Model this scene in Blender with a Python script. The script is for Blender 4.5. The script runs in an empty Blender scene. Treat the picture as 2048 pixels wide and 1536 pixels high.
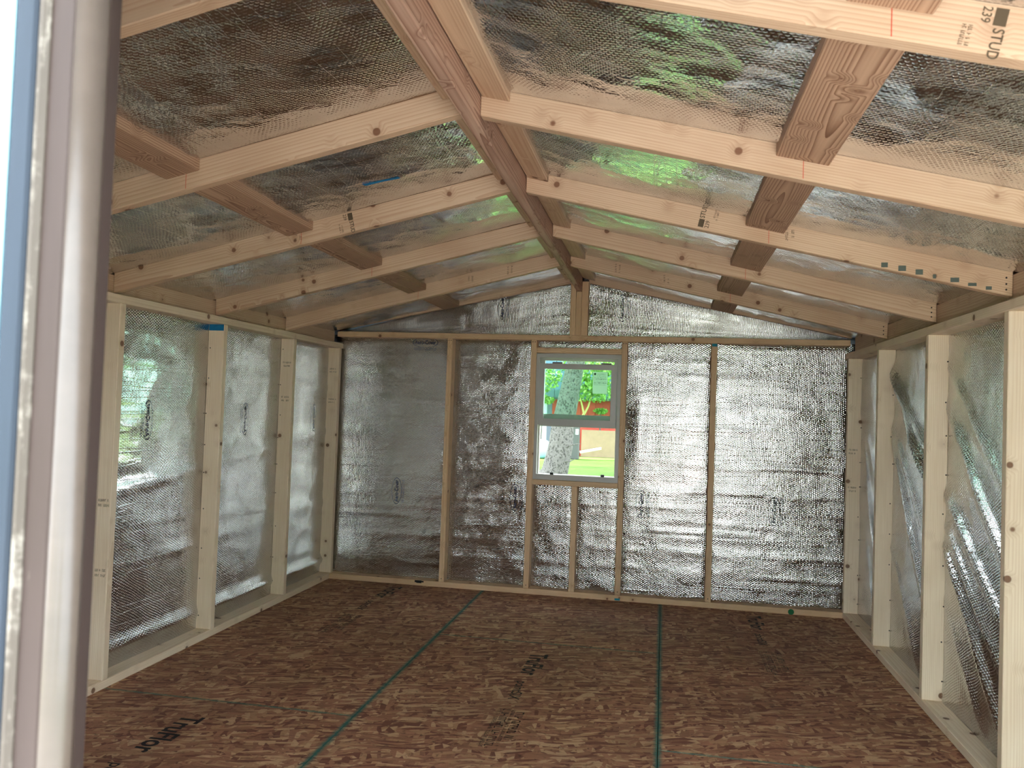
import bpy, bmesh, math, random
import numpy as np
from mathutils import Vector, Matrix, Quaternion

random.seed(7)
SC = bpy.context.scene
COL = SC.collection
V = Vector

# ------------------------------------------------------------------ camera
CAM = V((2.3231, -5.5034, 1.2590))
YAW, PITCH, ROLL, FPX = 0.18640, 0.03100, 0.03514, 1618.14
fw = V((-math.sin(YAW), math.cos(YAW), 0)); rt = V((math.cos(YAW), math.sin(YAW), 0)); up = V((0, 0, 1))
f2 = fw * math.cos(PITCH) + up * math.sin(PITCH); u2 = up * math.cos(PITCH) - fw * math.sin(PITCH)
r3 = rt * math.cos(ROLL) + u2 * math.sin(ROLL); u3 = u2 * math.cos(ROLL) - rt * math.sin(ROLL)
cd = bpy.data.cameras.new('camera'); cam = bpy.data.objects.new('camera', cd); COL.objects.link(cam)
M = Matrix((r3, u3, -f2)).transposed().to_4x4(); M.translation = CAM
cam.matrix_world = M
cd.sensor_width = 36; cd.lens = FPX / 2048 * 36; cd.clip_start = .02; cd.clip_end = 300
cd.dof.use_dof = True; cd.dof.focus_distance = 4.4; cd.dof.aperture_fstop = 7.5
SC.camera = cam

# ------------------------------------------------------------------ world, sun, exposure
w = bpy.data.worlds.new('overcast_sky'); SC.world = w; w.use_nodes = True
bg = w.node_tree.nodes['Background']; bg.inputs[0].default_value = (.80, .92, 1.0, 1); bg.inputs[1].default_value = 1.5
sd = bpy.data.lights.new('sun', 'SUN'); sd.energy = 6.0; sd.angle = math.radians(6); sd.color = (1, .98, .95)
sun = bpy.data.objects.new('sun', sd); COL.objects.link(sun)
sun.rotation_euler = V((.55, -.10, -1)).to_track_quat('-Z', 'Y').to_euler(); sun.location = (-6, 6, 12)
vs = SC.view_settings
vs.view_transform = 'Standard'; vs.look = 'None'; vs.gamma = 1; vs.use_curve_mapping = False; vs.exposure = 2.95
SC.cycles.adaptive_threshold = .06; SC.cycles.adaptive_min_samples = 16; SC.cycles.max_bounces = 8; SC.cycles.glossy_bounces = 6; SC.cycles.diffuse_bounces = 4; SC.cycles.transparent_max_bounces = 16

# ------------------------------------------------------------------ dimensions (metres)
W = 3.48; T = .038; D = .089
HS = 1.658; HP = HS + T              # stud top and plate top of the side walls
ZB = 1.740                           # underside of the back wall's plate
YF = -4.775                          # inner face of the front framing
SR, SL = .2275, .2405
def zbot(x, side):                   # underside of a rafter
    return 2.112 - SR * (x - 1.77) if side == 'R' else 2.115 - SL * (1.695 - x)
RT = .090
def zdeck(x, side): return zbot(x, side) + RT
def ridge_x(y): return 1.731 - .0062 * y
RAFT = [-.78, -1.59, -2.40, -3.23, -4.07]
XL0, XR1 = -.030, 3.516              # rafter feet

# ------------------------------------------------------------------ node helpers
class NT:
    def __init__(s, name):
        s.m = bpy.data.materials.new(name); s.m.use_nodes = True
        s.t = s.m.node_tree; s.p = s.t.nodes['Principled BSDF']; s.o = s.t.nodes['Material Output']
    def n(s, typ, **kw):
        x = s.t.nodes.new(typ)
        for k, v in kw.items():
            if k.startswith('i_'): x.inputs[k[2:]].default_value = v
            else: setattr(x, k, v)
        return x
    def l(s, a, b): s.t.links.new(a, b)
    def put(s, sock, v):
        if isinstance(v, (int, float, tuple, list)): sock.default_value = v
        else: s.l(v, sock)
    def math(s, op, a, b=None, c=None, clamp=False):
        x = s.t.nodes.new('ShaderNodeMath'); x.operation = op; x.use_clamp = clamp
        for i, q in enumerate((a, b, c)):
            if q is not None: s.put(x.inputs[i], q)
        return x.outputs[0]
    def vmath(s, op, a, b=None):
        x = s.t.nodes.new('ShaderNodeVectorMath'); x.operation = op
        s.put(x.inputs[0], a)
        if b is not None: s.put(x.inputs[1], b)
        return x.outputs[0]
    def noise(s, vec, scale, detail=2, rough=.5, dist=0.0, dim='3D'):
        x = s.t.nodes.new('ShaderNodeTexNoise'); x.noise_dimensions = dim
        if vec is not None: s.l(vec, x.inputs['Vector'])
        x.inputs['Scale'].default_value = scale; x.inputs['Detail'].default_value = detail
        x.inputs['Roughness'].default_value = rough; x.inputs['Distortion'].default_value = dist
        return x
    def voro(s, vec, scale, feature='F1', dim='3D', rnd=1.0):
        x = s.t.nodes.new('ShaderNodeTexVoronoi'); x.feature = feature; x.voronoi_dimensions = dim
        s.l(vec, x.inputs['Vector']); x.inputs['Scale'].default_value = scale; x.inputs['Randomness'].default_value = rnd
        return x
    def ramp(s, fac, stops, interp='LINEAR'):
        x = s.t.nodes.new('ShaderNodeValToRGB'); x.color_ramp.interpolation = interp
        e = x.color_ramp.elements
        while len(e) < len(stops): e.new(.5)
        for q, (p, c) in zip(e, stops): q.position = p; q.color = c if len(c) == 4 else (*c, 1)
        s.l(fac, x.inputs[0]); return x.outputs[0]
    def mix(s, fac, a, b, blend='MIX'):
        x = s.t.nodes.new('ShaderNodeMix'); x.data_type = 'RGBA'; x.blend_type = blend
        s.put(x.inputs[0], fac)
        for i, q in ((6, a), (7, b)):
            if isinstance(q, tuple): x.inputs[i].default_value = (*q[:3], 1)
            else: s.l(q, x.inputs[i])
        return x.outputs[2]
    def bump(s, h, strength, dist, normal=None):
        x = s.t.nodes.new('ShaderNodeBump'); x.inputs['Strength'].default_value = strength
        x.inputs['Distance'].default_value = dist; s.l(h, x.inputs['Height'])
        if normal is not None: s.l(normal, x.inputs['Normal'])
        return x.outputs[0]
def lin(r, g, b):
    f = lambda c: (c / 255 / 12.92) if c / 255 <= .04045 else ((c / 255 + .055) / 1.055) ** 2.4
    return (f(r), f(g), f(b))

def wood(name, light, dark, ring=.5, freq=150, knot=1.0, wob=.02, var=.10, blotch=.25):
    k = NT(name)
    tc = k.n('ShaderNodeTexCoord'); oi = k.n('ShaderNodeObjectInfo')
    off = k.n('ShaderNodeCombineXYZ')
    for i, a in enumerate((37.0, 11.0, 23.0)): k.l(k.math('MULTIPLY', oi.outputs['Random'], a), off.inputs[i])
    p = k.vmath('ADD', tc.outputs['Object'], off.outputs[0])
    sx = k.n('ShaderNodeSeparateXYZ'); k.l(tc.outputs['Object'], sx.inputs[0])
    # knots
    vo = k.voro(p, 9.5); kd = vo.outputs['Distance']            # distance in scaled units
    kfac = k.n('ShaderNodeMapRange', interpolation_type='SMOOTHSTEP'); k.l(kd, kfac.inputs[0])
    kfac.inputs[1].default_value = .085 * knot; kfac.inputs[2].default_value = .125 * knot
    kfac.inputs[3].default_value = 1; kfac.inputs[4].default_value = 0
    halo = k.n('ShaderNodeMapRange', interpolation_type='SMOOTHSTEP'); k.l(kd, halo.inputs[0])
    halo.inputs[1].default_value = .08; halo.inputs[2].default_value = .36; halo.inputs[3].default_value = 1; halo.inputs[4].default_value = 0
    # growth rings: distance from a wandering pith, bent around the knots
    st = k.n('ShaderNodeMapping'); k.l(p, st.inputs[0]); st.inputs['Scale'].default_value = (.9, 5, 5)
    nz = k.noise(st.outputs[0], 1.0, 1, .55)
    py = k.math('MULTIPLY_ADD', oi.outputs['Random'], .10, -.05)
    pz = k.math('MULTIPLY_ADD', k.math('FRACT', k.math('MULTIPLY', oi.outputs['Random'], 7.3)), .05, .03)
    dy = k.math('SUBTRACT', sx.outputs[1], py); dz = k.math('ADD', sx.outputs[2], pz)
    r = k.math('SQRT', k.math('ADD', k.math('MULTIPLY', dy, dy), k.math('MULTIPLY', dz, dz)))
    r = k.math('ADD', r, k.math('MULTIPLY', nz.outputs[0], wob))
    r = k.math('ADD', r, k.math('MULTIPLY', halo.outputs[0], .014))
    sw = k.math('FRACT', k.math('MULTIPLY', r, freq))
    ringf = k.math('POWER', sw, 2.2)
    fine = k.n('ShaderNodeMapping'); k.l(p, fine.inputs[0]); fine.inputs['Scale'].default_value = (6, 160, 160)
    fn = k.noise(fine.outputs[0], 1.0, 0, .6)
    g = k.math('MULTIPLY_ADD', fn.outputs[0], .35, k.math('MULTIPLY', ringf, ring), clamp=True)
    base = k.mix(g, light, dark)
    bl = k.noise(p, 3.0, 1, .55)
    base = k.mix(k.math('MULTIPLY', k.math('SUBTRACT', bl.outputs[0], .42, clamp=True), blotch * 4, clamp=True), base, dark)
    v = k.math('MULTIPLY_ADD', k.math('FRACT', k.math('MULTIPLY', oi.outputs['Random'], 13.7)), 2 * var, 1 - var)
    hs = k.n('ShaderNodeHueSaturation'); k.l(base, hs.inputs['Color']); k.l(v, hs.inputs['Value'])
    base = k.mix(k.math('MULTIPLY', halo.outputs[0], .28), hs.outputs[0], tuple(c * .75 for c in dark))
    base = k.mix(k.math('MULTIPLY', kfac.outputs[0], .85), base, lin(104, 62, 38))
    k.l(base, k.p.inputs['Base Color'])
    k.p.inputs['Roughness'].default_value = .62; k.p.inputs['Specular IOR Level'].default_value = .28
    return k.m

def foil_mat(name, cell=.0125, bub=.55, crumple=.3, rough=.10, tint=(.66, .635, .61), lines=0.0, amin=.45, height=.20, dome=False):
    k = NT(name); k.p.inputs['Metallic'].default_value = 1
    k.p.inputs['Base Color'].default_value = (*tint, 1)
    uv = k.n('ShaderNodeUVMap')
    wn = k.noise(uv.outputs[0], 9, 0, .5, dim='2D')
    d = k.vmath('SCALE', k.vmath('SUBTRACT', wn.outputs['Color'], (.5, .5, .5))); d.node.inputs['Scale'].default_value = .014
    q = k.vmath('ADD', uv.outputs[0], d)
    s = k.n('ShaderNodeSeparateXYZ'); k.l(q, s.inputs[0])
    kk = 4 * math.pi / (math.sqrt(3) * cell); h = None
    for a in (0, 60, 120):
        c_, s_ = math.cos(math.radians(a)) * kk, math.sin(math.radians(a)) * kk
        ph = k.math('ADD', k.math('MULTIPLY', s.outputs[0], c_), k.math('MULTIPLY', s.outputs[1], s_))
        e = k.math('COSINE', ph); h = e if h is None else k.math('ADD', h, e)
    # flattened bubbles here, full ones there
    amp = k.noise(uv.outputs[0], 4.5, 1, .65, dim='2D')
    am = k.math('MULTIPLY_ADD', k.math('SUBTRACT', amp.outputs[0], .38, clamp=True), 3.2, amin, clamp=True)
    mr = k.n('ShaderNodeMapRange', interpolation_type='SMOOTHSTEP'); k.l(h, mr.inputs[0]); mr.inputs[1].default_value = -1.4; mr.inputs[2].default_value = 2.0
    hh = k.math('MULTIPLY_ADD', h, 1 / 4.5, 1 / 3) if dome else mr.outputs[0]
    h = k.math('MULTIPLY', hh, k.math('MULTIPLY', am, height))
    cr = k.noise(uv.outputs[0], 46, 1, .6, dim='2D')
    h = k.math('ADD', h, k.math('MULTIPLY', cr.outputs[0], crumple))
    if lines:                            # fine creases pressed across the roll
        mp = k.n('ShaderNodeMapping'); k.l(uv.outputs[0], mp.inputs[0]); mp.inputs['Scale'].default_value = (.9, 16, 1)
        ln = k.noise(mp.outputs[0], 1.0, 1, .6, dim='2D')
        rd = k.math('POWER', k.math('SUBTRACT', 1.0, k.math('ABSOLUTE', k.math('MULTIPLY_ADD', ln.outputs[0], 2.0, -1.0))), 70)
        h = k.math('ADD', h, k.math('MULTIPLY', rd, lines))
    k.l(k.bump(h, bub, .0062), k.p.inputs['Normal'])
    k.p.inputs['Roughness'].default_value = rough
    return k.m

def plain(name, col, rough=.6, spec=.3, metal=0, noise=0, nscale=20):
    k = NT(name)
    if noise:
        tc = k.n('ShaderNodeTexCoord'); nz = k.noise(tc.outputs['Object'], nscale, 4, .6)
        c = k.mix(nz.outputs[0], tuple(max(0, x * (1 - noise)) for x in col), tuple(min(1, x * (1 + noise)) for x in col))
        k.l(c, k.p.inputs['Base Color'])
    else: k.p.inputs['Base Color'].default_value = (*col, 1)
    k.p.inputs['Roughness'].default_value = rough; k.p.inputs['Specular IOR Level'].default_value = spec
    k.p.inputs['Metallic'].default_value = metal
    return k.m

def osb_mat(name, hx, hy):
    """strand board; teal sealer on the long and short edges of the sheet (object coords, half sizes hx, hy)"""
    k = NT(name)
    tc = k.n('ShaderNodeTexCoord'); geo = tc.outputs['Object']
    oi = k.n('ShaderNodeObjectInfo'); off = k.n('ShaderNodeCombineXYZ')
    for i, a in enumerate((19.0, 31.0, 0.0)): k.l(k.math('MULTIPLY', oi.outputs['Random'], a), off.inputs[i])
    p = k.vmath('ADD', geo, off.outputs[0])
    wz = k.noise(p, 5, 0, .5, dim='2D')
    p2 = k.vmath('ADD', p, k.vmath('SCALE', k.vmath('SUBTRACT', wz.outputs['Color'], (.5, .5, .5))))
    p2.node.inputs[1].links[0].from_node.inputs['Scale'].default_value = .05
    col = None
    cols = [lin(164, 114, 88), lin(200, 154, 116), lin(178, 124, 96), lin(222, 180, 140), lin(136, 84, 66), lin(188, 134, 104)]
    layers = [(35, 15, 44), (-50, 17, 58), (82, 17, 52), (-16, 13, 72)]
    bumps = None
    for i, (ang, sx_, sy_) in enumerate(layers):
        mp = k.n('ShaderNodeMapping'); k.l(p2, mp.inputs[0]); mp.inputs['Rotation'].default_value = (0, 0, math.radians(ang))
        mp.inputs['Location'].default_value = (i * 3.1, i * 1.7, 0)
        m2 = k.n('ShaderNodeMapping'); k.l(mp.outputs[0], m2.inputs[0]); m2.inputs['Scale'].default_value = (sx_, sy_, 0)
        vo = k.voro(m2.outputs[0], 1.0, 'F1', '2D')
        sp = k.n('ShaderNodeSeparateColor'); k.l(vo.outputs['Color'], sp.inputs[0])
        c = k.ramp(sp.outputs[0], [(j / 6, cc) for j, cc in enumerate(cols)], 'CONSTANT')
        if col is None: col = c
        else:
            sel = k.math('GREATER_THAN', sp.outputs[1], .52)
            col = k.mix(sel, col, c)
    mp3 = k.n('ShaderNodeMapping'); k.l(p2, mp3.inputs[0]); mp3.inputs['Scale'].default_value = (16, 260, 0)
    gr = k.noise(mp3.outputs[0], 1.0, 0, .6, dim='2D')
    col = k.mix(k.math('MULTIPLY', gr.outputs[0], .5), col, lin(70, 42, 30))
    # dark resin gaps
    dn = k.noise(p, 38, 2, .7, dim='2D'); gap = k.math('MULTIPLY', k.math('SUBTRACT', dn.outputs[0], .60, clamp=True), 5, clamp=True)
    col = k.mix(k.math('MULTIPLY', gap, .6), col, lin(52, 30, 22))
    st = k.noise(p, 1.3, 2, .6, dim='2D')
    col = k.mix(k.math('MULTIPLY', k.math('SUBTRACT', st.outputs[0], .45, clamp=True), 1.2, clamp=True), col, lin(92, 60, 46))
    # teal edge sealer
    s = k.n('ShaderNodeSeparateXYZ'); k.l(geo, s.inputs[0])
    ex = k.math('SUBTRACT', hx, k.math('ABSOLUTE', s.outputs[0])); ey = k.math('SUBTRACT', hy, k.math('ABSOLUTE', s.outputs[1]))
    en = k.noise(p, 45, 2, .7, dim='2D')
    def band(e, wd):
        r = k.n('ShaderNodeMapRange'); k.l(k.math('ADD', e, k.math('MULTIPLY_ADD', en.outputs[0], -.016, .006)), r.inputs[0])
        r.inputs[1].default_value = 0; r.inputs[2].default_value = wd; r.inputs[3].default_value = 1; r.inputs[4].default_value = 0
        return r.outputs[0]
    b = k.math('MAXIMUM', band(ex, .018), k.math('MULTIPLY', band(ey, .010), .75))
    col = k.mix(k.math('MULTIPLY', b, .9), col, lin(14, 104, 96))
    k.l(col, k.p.inputs['Base Color'])
    k.p.inputs['Roughness'].default_value = .62; k.p.inputs['Specular IOR Level'].default_value = .22
    return k.m

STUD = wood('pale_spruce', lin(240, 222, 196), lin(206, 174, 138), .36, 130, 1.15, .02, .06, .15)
RAFTER = wood('honey_spruce', lin(210, 182, 152), lin(160, 118, 88), .42, 130, 1.1, .02, .07, .2)
RIDGE = wood('ridge_fir', lin(198, 166, 144), lin(134, 94, 76), .85, 105, .8, .05, .05, .2)
BLOCK = wood('flat_sawn_fir', lin(190, 156, 128), lin(128, 92, 70), .95, 170, .6, .045, .08, .12)
BACKW = wood('shaded_spruce', lin(222, 190, 152), lin(180, 138, 100), .45, 130, 1.0, .02, .06, .2)  # back wall copy of the spruce, with shade put into its colour
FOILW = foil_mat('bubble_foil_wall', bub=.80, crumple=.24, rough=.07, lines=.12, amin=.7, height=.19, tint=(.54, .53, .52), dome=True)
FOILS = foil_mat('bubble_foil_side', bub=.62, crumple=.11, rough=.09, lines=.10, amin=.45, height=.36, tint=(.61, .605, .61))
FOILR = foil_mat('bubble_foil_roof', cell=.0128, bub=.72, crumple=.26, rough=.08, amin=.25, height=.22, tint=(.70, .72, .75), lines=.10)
INK = plain('black_ink', lin(20, 17, 22), .7); INKB = plain('navy_ink', lin(52, 54, 74), .5)
STAMP = plain('stamp_ink', lin(84, 70, 52), .8)
TEAL = plain('teal_marker', lin(0, 120, 140), .6); BLUE = plain('blue_paint', lin(0, 110, 160), .6, noise=.4, nscale=90)
GREEN = plain('green_paint', lin(10, 92, 52), .6); RED = plain('red_pencil', lin(196, 70, 48), .7)
SIDING = plain('shed_siding', lin(150, 165, 185), .7, noise=.08)
DECK = plain('roof_decking', lin(120, 90, 66), .8, noise=.15)
NAIL = plain('nail_steel', lin(50, 44, 42), .5, metal=.6)

# ------------------------------------------------------------------ mesh helpers
def tag(o, label=None, cat=None, group=None, kind=None):
    for a, b in (('label', label), ('category', cat), ('group', group), ('kind', kind)):
        if b: o[a] = b
    return o
def obj(name, me, mat, parent=None):
    o = bpy.data.objects.new(name, me); COL.objects.link(o)
    if mat: me.materials.append(mat)
    if parent:
        o.parent = parent
        if parent.type == 'MESH': o.matrix_parent_inverse = parent.matrix_world.inverted()
    return o
def from_bm(name, bm):
    me = bpy.data.meshes.new(name); bm.to_mesh(me); bm.free(); return me
HEXF = [(0, 1, 3, 2), (4, 6, 7, 5), (0, 4, 5, 1), (2, 3, 7, 6), (0, 2, 6, 4), (1, 5, 7, 3)]
def hexa(name, c, xdir, mat, parent=None, bev=.002, zdir=(0, 0, 1)):
    """eight world corners, order x*4+y*2+z; local X runs along the grain"""
    c = [V(q) for q in c]
    o0 = sum(c, V()) / 8
    X = V(xdir).normalized(); Z = V(zdir)
    if abs(X.dot(Z.normalized())) > .9: Z = V((1, 0, 0))
    Y = Z.cross(X).normalized(); Z = X.cross(Y)
    Mx = Matrix((X, Y, Z)).transposed().to_4x4(); Mx.translation = o0
    inv = Mx.inverted()
    bm = bmesh.new(); vs_ = [bm.verts.new(inv @ q) for q in c]
    for f in HEXF: bm.faces.new([vs_[i] for i in f])
    bmesh.ops.recalc_face_normals(bm, faces=bm.faces)
    if bev: bmesh.ops.bevel(bm, geom=list(bm.edges), offset=bev, segments=1, affect='EDGES', profile=.5)
    o = obj(name, from_bm(name, bm), mat, parent); o.matrix_world = Mx
    return o
def box(name, x0, x1, y0, y1, z0, z1, mat, parent=None, bev=.002, axis=None):
    dx, dy, dz = abs(x1 - x0), abs(y1 - y0), abs(z1 - z0)
    if axis is None: axis = 'x' if dx >= max(dy, dz) else ('y' if dy >= dz else 'z')
    xd = {'x': (1, 0, 0), 'y': (0, 1, 0), 'z': (0, 0, 1)}[axis]
    return hexa(name, [(x, y, z) for x in (x0, x1) for y in (y0, y1) for z in (z0, z1)], xd, mat, parent, bev)
def add_box(bm, x0, x1, y0, y1, z0, z1):
    q = [bm.verts.new((x, y, z)) for x in (x0, x1) for y in (y0, y1) for z in (z0, z1)]
    fs = [bm.faces.new([q[i] for i in f]) for f in HEXF]
    bmesh.ops.recalc_face_normals(bm, faces=fs)
def boxes(name, lst, mat, parent=None):
    bm = bmesh.new()
    for b in lst: add_box(bm, *b)
    return obj(name, from_bm(name, bm), mat, parent)

# value noise for the foil relief
_rs = np.random.RandomState(11); TAB = _rs.rand(256, 256)
def vn(x, y, s=0):
    x = np.asarray(x, float) + s * 17.31; y = np.asarray(y, float) + s * 5.77
    xi = np.floor(x).astype(int); yi = np.floor(y).astype(int); fx = x - xi; fy = y - yi
    fx = fx * fx * fx * (fx * (fx * 6 - 15) + 10); fy = fy * fy * fy * (fy * (fy * 6 - 15) + 10)
    g = lambda a, b: TAB[a & 255, b & 255]
    return (g(xi, yi) * (1 - fx) + g(xi + 1, yi) * fx) * (1 - fy) + (g(xi, yi + 1) * (1 - fx) + g(xi + 1, yi + 1) * fx) * fy
def ridged(x, y, s): return (1 - np.abs(2 * vn(x, y, s) - 1)) ** 3

def sheet(name, O, U, Vv, N, us, vs_, fn, mat, parent, res=.02, poly=None, th=.0012):
    """foil sheet O + u U + v Vv + fn(u,v) N ; poly(u,v)-> keep mask; real thickness behind"""
    O, U, Vv, N = (np.array(q, float) for q in (O, U, Vv, N))
    nu = max(2, int((us[1] - us[0]) / res)); nv = max(2, int((vs_[1] - vs_[0]) / res))
    u = np.linspace(*us, nu + 1); v = np.linspace(*vs_, nv + 1)
    uu, vv = np.meshgrid(u, v, indexing='ij')
    d = fn(uu, vv)
    # the sheet is pinned along its edges
    e = np.minimum(np.minimum(uu - us[0], us[1] - uu), np.minimum(vv - vs_[0], vs_[1] - vv)); d = d * np.clip(e / .045, 0, 1)
    P = O + uu[..., None] * U + vv[..., None] * Vv + d[..., None] * N
    if poly is not None: P = poly(P)
    Pf = P.reshape(-1, 3); Pb = Pf - N * th
    idx = np.arange((nu + 1) * (nv + 1)).reshape(nu + 1, nv + 1)
    a, b, c, e4 = idx[:-1, :-1].ravel(), idx[1:, :-1].ravel(), idx[1:, 1:].ravel(), idx[:-1, 1:].ravel()
    q = np.stack([a, b, c, e4], 1)
    if np.dot(np.cross(U, Vv), N) < 0: q = q[:, ::-1]
    border = [idx[0, 0], idx[-1, 0], idx[-1, -1], idx[0, -1]]
    nb = len(Pf); back = Pb[border]
    faces = q.tolist(); n0 = nb
    faces.append([n0 + 3, n0 + 2, n0 + 1, n0] if np.dot(np.cross(U, Vv), N) > 0 else [n0, n0 + 1, n0 + 2, n0 + 3])
    me = bpy.data.meshes.new(name); me.from_pydata(np.concatenate([Pf, back]).tolist(), [], faces)
    uvl = me.uv_layers.new(name='uv'); li = np.zeros(len(me.loops), int); me.loops.foreach_get('vertex_index', li)
    uvs = np.concatenate([np.stack([uu.ravel(), vv.ravel()], 1), np.zeros((4, 2))])
    uvl.data.foreach_set('uv', uvs[li].ravel()); me.shade_smooth(); me.update()
    o = obj(name, me, mat, parent)
    def place(uq, vq, lift=.0015):
        dd = fn(np.asarray(uq), np.asarray(vq))
        ee = np.minimum(np.minimum(uq - us[0], us[1] - uq), np.minimum(vq - vs_[0], vs_[1] - vq)); dd = dd * np.clip(ee / .045, 0, 1)
        return O + uq[..., None] * U + vq[..., None] * Vv + (dd + lift)[..., None] * N
    o_place[o.name] = place
    return o, place
o_place = {}

def text_mesh(s, size, bold=0.0, align='LEFT', space=1.0):
    cu = bpy.data.curves.new('lettering', 'FONT'); cu.body = s; cu.size = size; cu.align_x = align; cu.offset = bold
    cu.space_character = space; cu.resolution_u = 3
    t = bpy.data.objects.new('lettering', cu); COL.objects.link(t)
    dg = bpy.context.evaluated_depsgraph_get(); me = bpy.data.meshes.new_from_object(t.evaluated_get(dg))
    bpy.data.objects.remove(t); bpy.data.curves.remove(cu)
    return me
def flat_text(name, s, o, right, upv, size, mat, parent, bold=0.0, sx=1.0, lift=.0006, space=1.0):
    me = text_mesh(s, size, bold, space=space)
    R_, U_ = V(right).normalized(), V(upv).normalized(); N_ = R_.cross(U_)
    Mx = Matrix((R_ * sx, U_, N_)).transposed().to_4x4(); Mx.translation = V(o) + N_ * lift
    me.transform(Mx); me.materials.clear()
    return obj(name, me, mat, parent)
def flat_bars(name, rects, o, right, upv, mat, parent, lift=.0006):
    """rows of unreadable small print: thin strokes as rectangles (r0,r1,u0,u1)"""
    R_, U_ = V(right).normalized(), V(upv).normalized(); N_ = R_.cross(U_)
    vs_, fs = [], []
    for (a, b, c, d) in rects:
        n = len(vs_)
        vs_ += [V(o) + R_ * x + U_ * y + N_ * lift for x, y in ((a, c), (b, c), (b, d), (a, d))]; fs.append((n, n + 1, n + 2, n + 3))
    me = bpy.data.meshes.new(name); me.from_pydata([tuple(q) for q in vs_], [], fs); me.update()
    return obj(name, me, mat, parent)
def smallprint(length, height, rnd):
    x = 0; out = []
    while x < length:
        wd = height * rnd.uniform(.25, .55); kind = rnd.random()
        if kind < .8:
            out.append((x, x + height * .14, 0, height))
            if rnd.random() < .75: y = rnd.choice((0, .42, .84)) * height; out.append((x + height * .14, x + wd, y, y + height * .16))
            if rnd.random() < .45: out.append((x + wd - height * .1, x + wd, 0, height * rnd.choice((.5, 1))))
        x += wd + height * .14
    return out

# ================================================================== SETTING: floor
floor = box('floor', -.10, 3.58, YF - .10, .10, -.16, -.0192, DECK, None, .003)
tag(floor, 'red brown strand board shed floor with teal painted seams', 'floor', kind='structure')
sx1, sx2 = 1.1305, 2.3365
spans = [(-.089, sx1), (sx1, sx2), (sx2, 3.569)]
cuts = [[.089, -2.365, YF - .089], [.089, -1.124, -3.562, YF - .089], [.089, -2.370, YF - .089]]
mats = {}
rnd = random.Random(3)
FLOORTXT = []
for (xa, xb), cy in zip(spans, cuts):
    for y1, y0 in zip(cy[:-1], cy[1:]):
        key = (round((xb - xa) / 2, 3), round((y1 - y0) / 2, 3))
        if key not in mats: mats[key] = osb_mat('strand_board', *key)
        g = .0012
        o = hexa('osb_panel', [(x, y, z) for x in (xa + g, xb - g) for y in (y0 + g, y1 - g) for z in (-.019, 0)], (1, 0, 0), mats[key], floor, .001)
        FLOORTXT.append((o, xa, xb, y0, y1))
def floor_print(pan, x0, y0, full=True):
    # brand, thickness name, then a block of small print; reads towards the door
    flat_text('printed_brand', 'TruFlor', (x0, y0, 0), (0, -1, 0), (1, 0, 0), .125, INK, pan, bold=.0028, sx=.86, lift=.0006)
    flat_text('printed_brand', 'pointSIX', (x0 + .005, y0 - .435, 0), (0, -1, 0), (1, 0, 0), .070, INK, pan, bold=.0008, sx=.98, lift=.0006)
    rows = []
    for (u, h, l) in ((-.006, .016, .385), (.015, .032, .385), (.054, .014, .36), (.074, .034, .32)):
        rows += [(a, b, u + c, u + d) for a, b, c, d in smallprint(l, h, rnd)]
    flat_bars('small_print', rows, (x0 - .005, y0 - .80, 0), (0, -1, 0), (1, 0, 0), INK, pan)
P_ = [q[0] for q in FLOORTXT]      # L0 L1 M0 M1 M2 R0 R1
floor_print(P_[1], .497, -2.545); floor_print(P_[0], .495, -.085)
floor_print(P_[3], 1.688, -1.325); floor_print(P_[5], 2.875, -.115)

# ================================================================== SETTING: side walls
def stud(parent, x0, x1, y0, y1, z0, z1, mat=STUD, name='stud'):
    return box(name, x0, x1, y0, y1, z0, z1, mat, parent, .0025, 'z')
wall_left = box('wall_left', -D - .022, -D - .004, YF - .10, .10, -.16, 1.80, SIDING, None, 0)
tag(wall_left, 'left shed wall, open studs in front of silver bubble foil', 'wall', kind='structure')
wall_right = box('wall_right', W + D + .004, W + D + .022, YF - .10, .10, -.16, 1.80, SIDING, None, 0)
tag(wall_right, 'right shed wall, open studs in front of creased silver foil', 'wall', kind='structure')
LY = [.026, -.711, -1.546, -2.387, -3.205, -4.02, YF]
RY = [-.011, -.750, -1.601, -2.462, -3.28, -4.08, YF]
LST, RST = [], []
for y in LY: LST.append(stud(wall_left, -D, 0, y, y + T, T, HS))
for y in RY: RST.append(stud(wall_right, W, W + D, y, y + T, T, HS))
for wl, x0, x1 in ((wall_left, -D, 0), (wall_right, W, W + D)):
    box('bottom_plate', x0, x1, YF - .0, .089, 0, T, STUD, wl, .0025, 'y')
    box('top_plate', x0, x1, YF - .0, .089, HS, HP, STUD, wl, .0025, 'y')
    rx = (-.070, -.032) if wl is wall_left else (3.518, 3.556)
    s_ = 'L' if wl is wall_left else 'R'
    zt = zdeck(rx[0] if s_ == 'L' else rx[1], s_) - .001
    box('rim_board', *rx, YF - .0, -.002, HP, zt, RAFTER, wl, .002, 'y')

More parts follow.
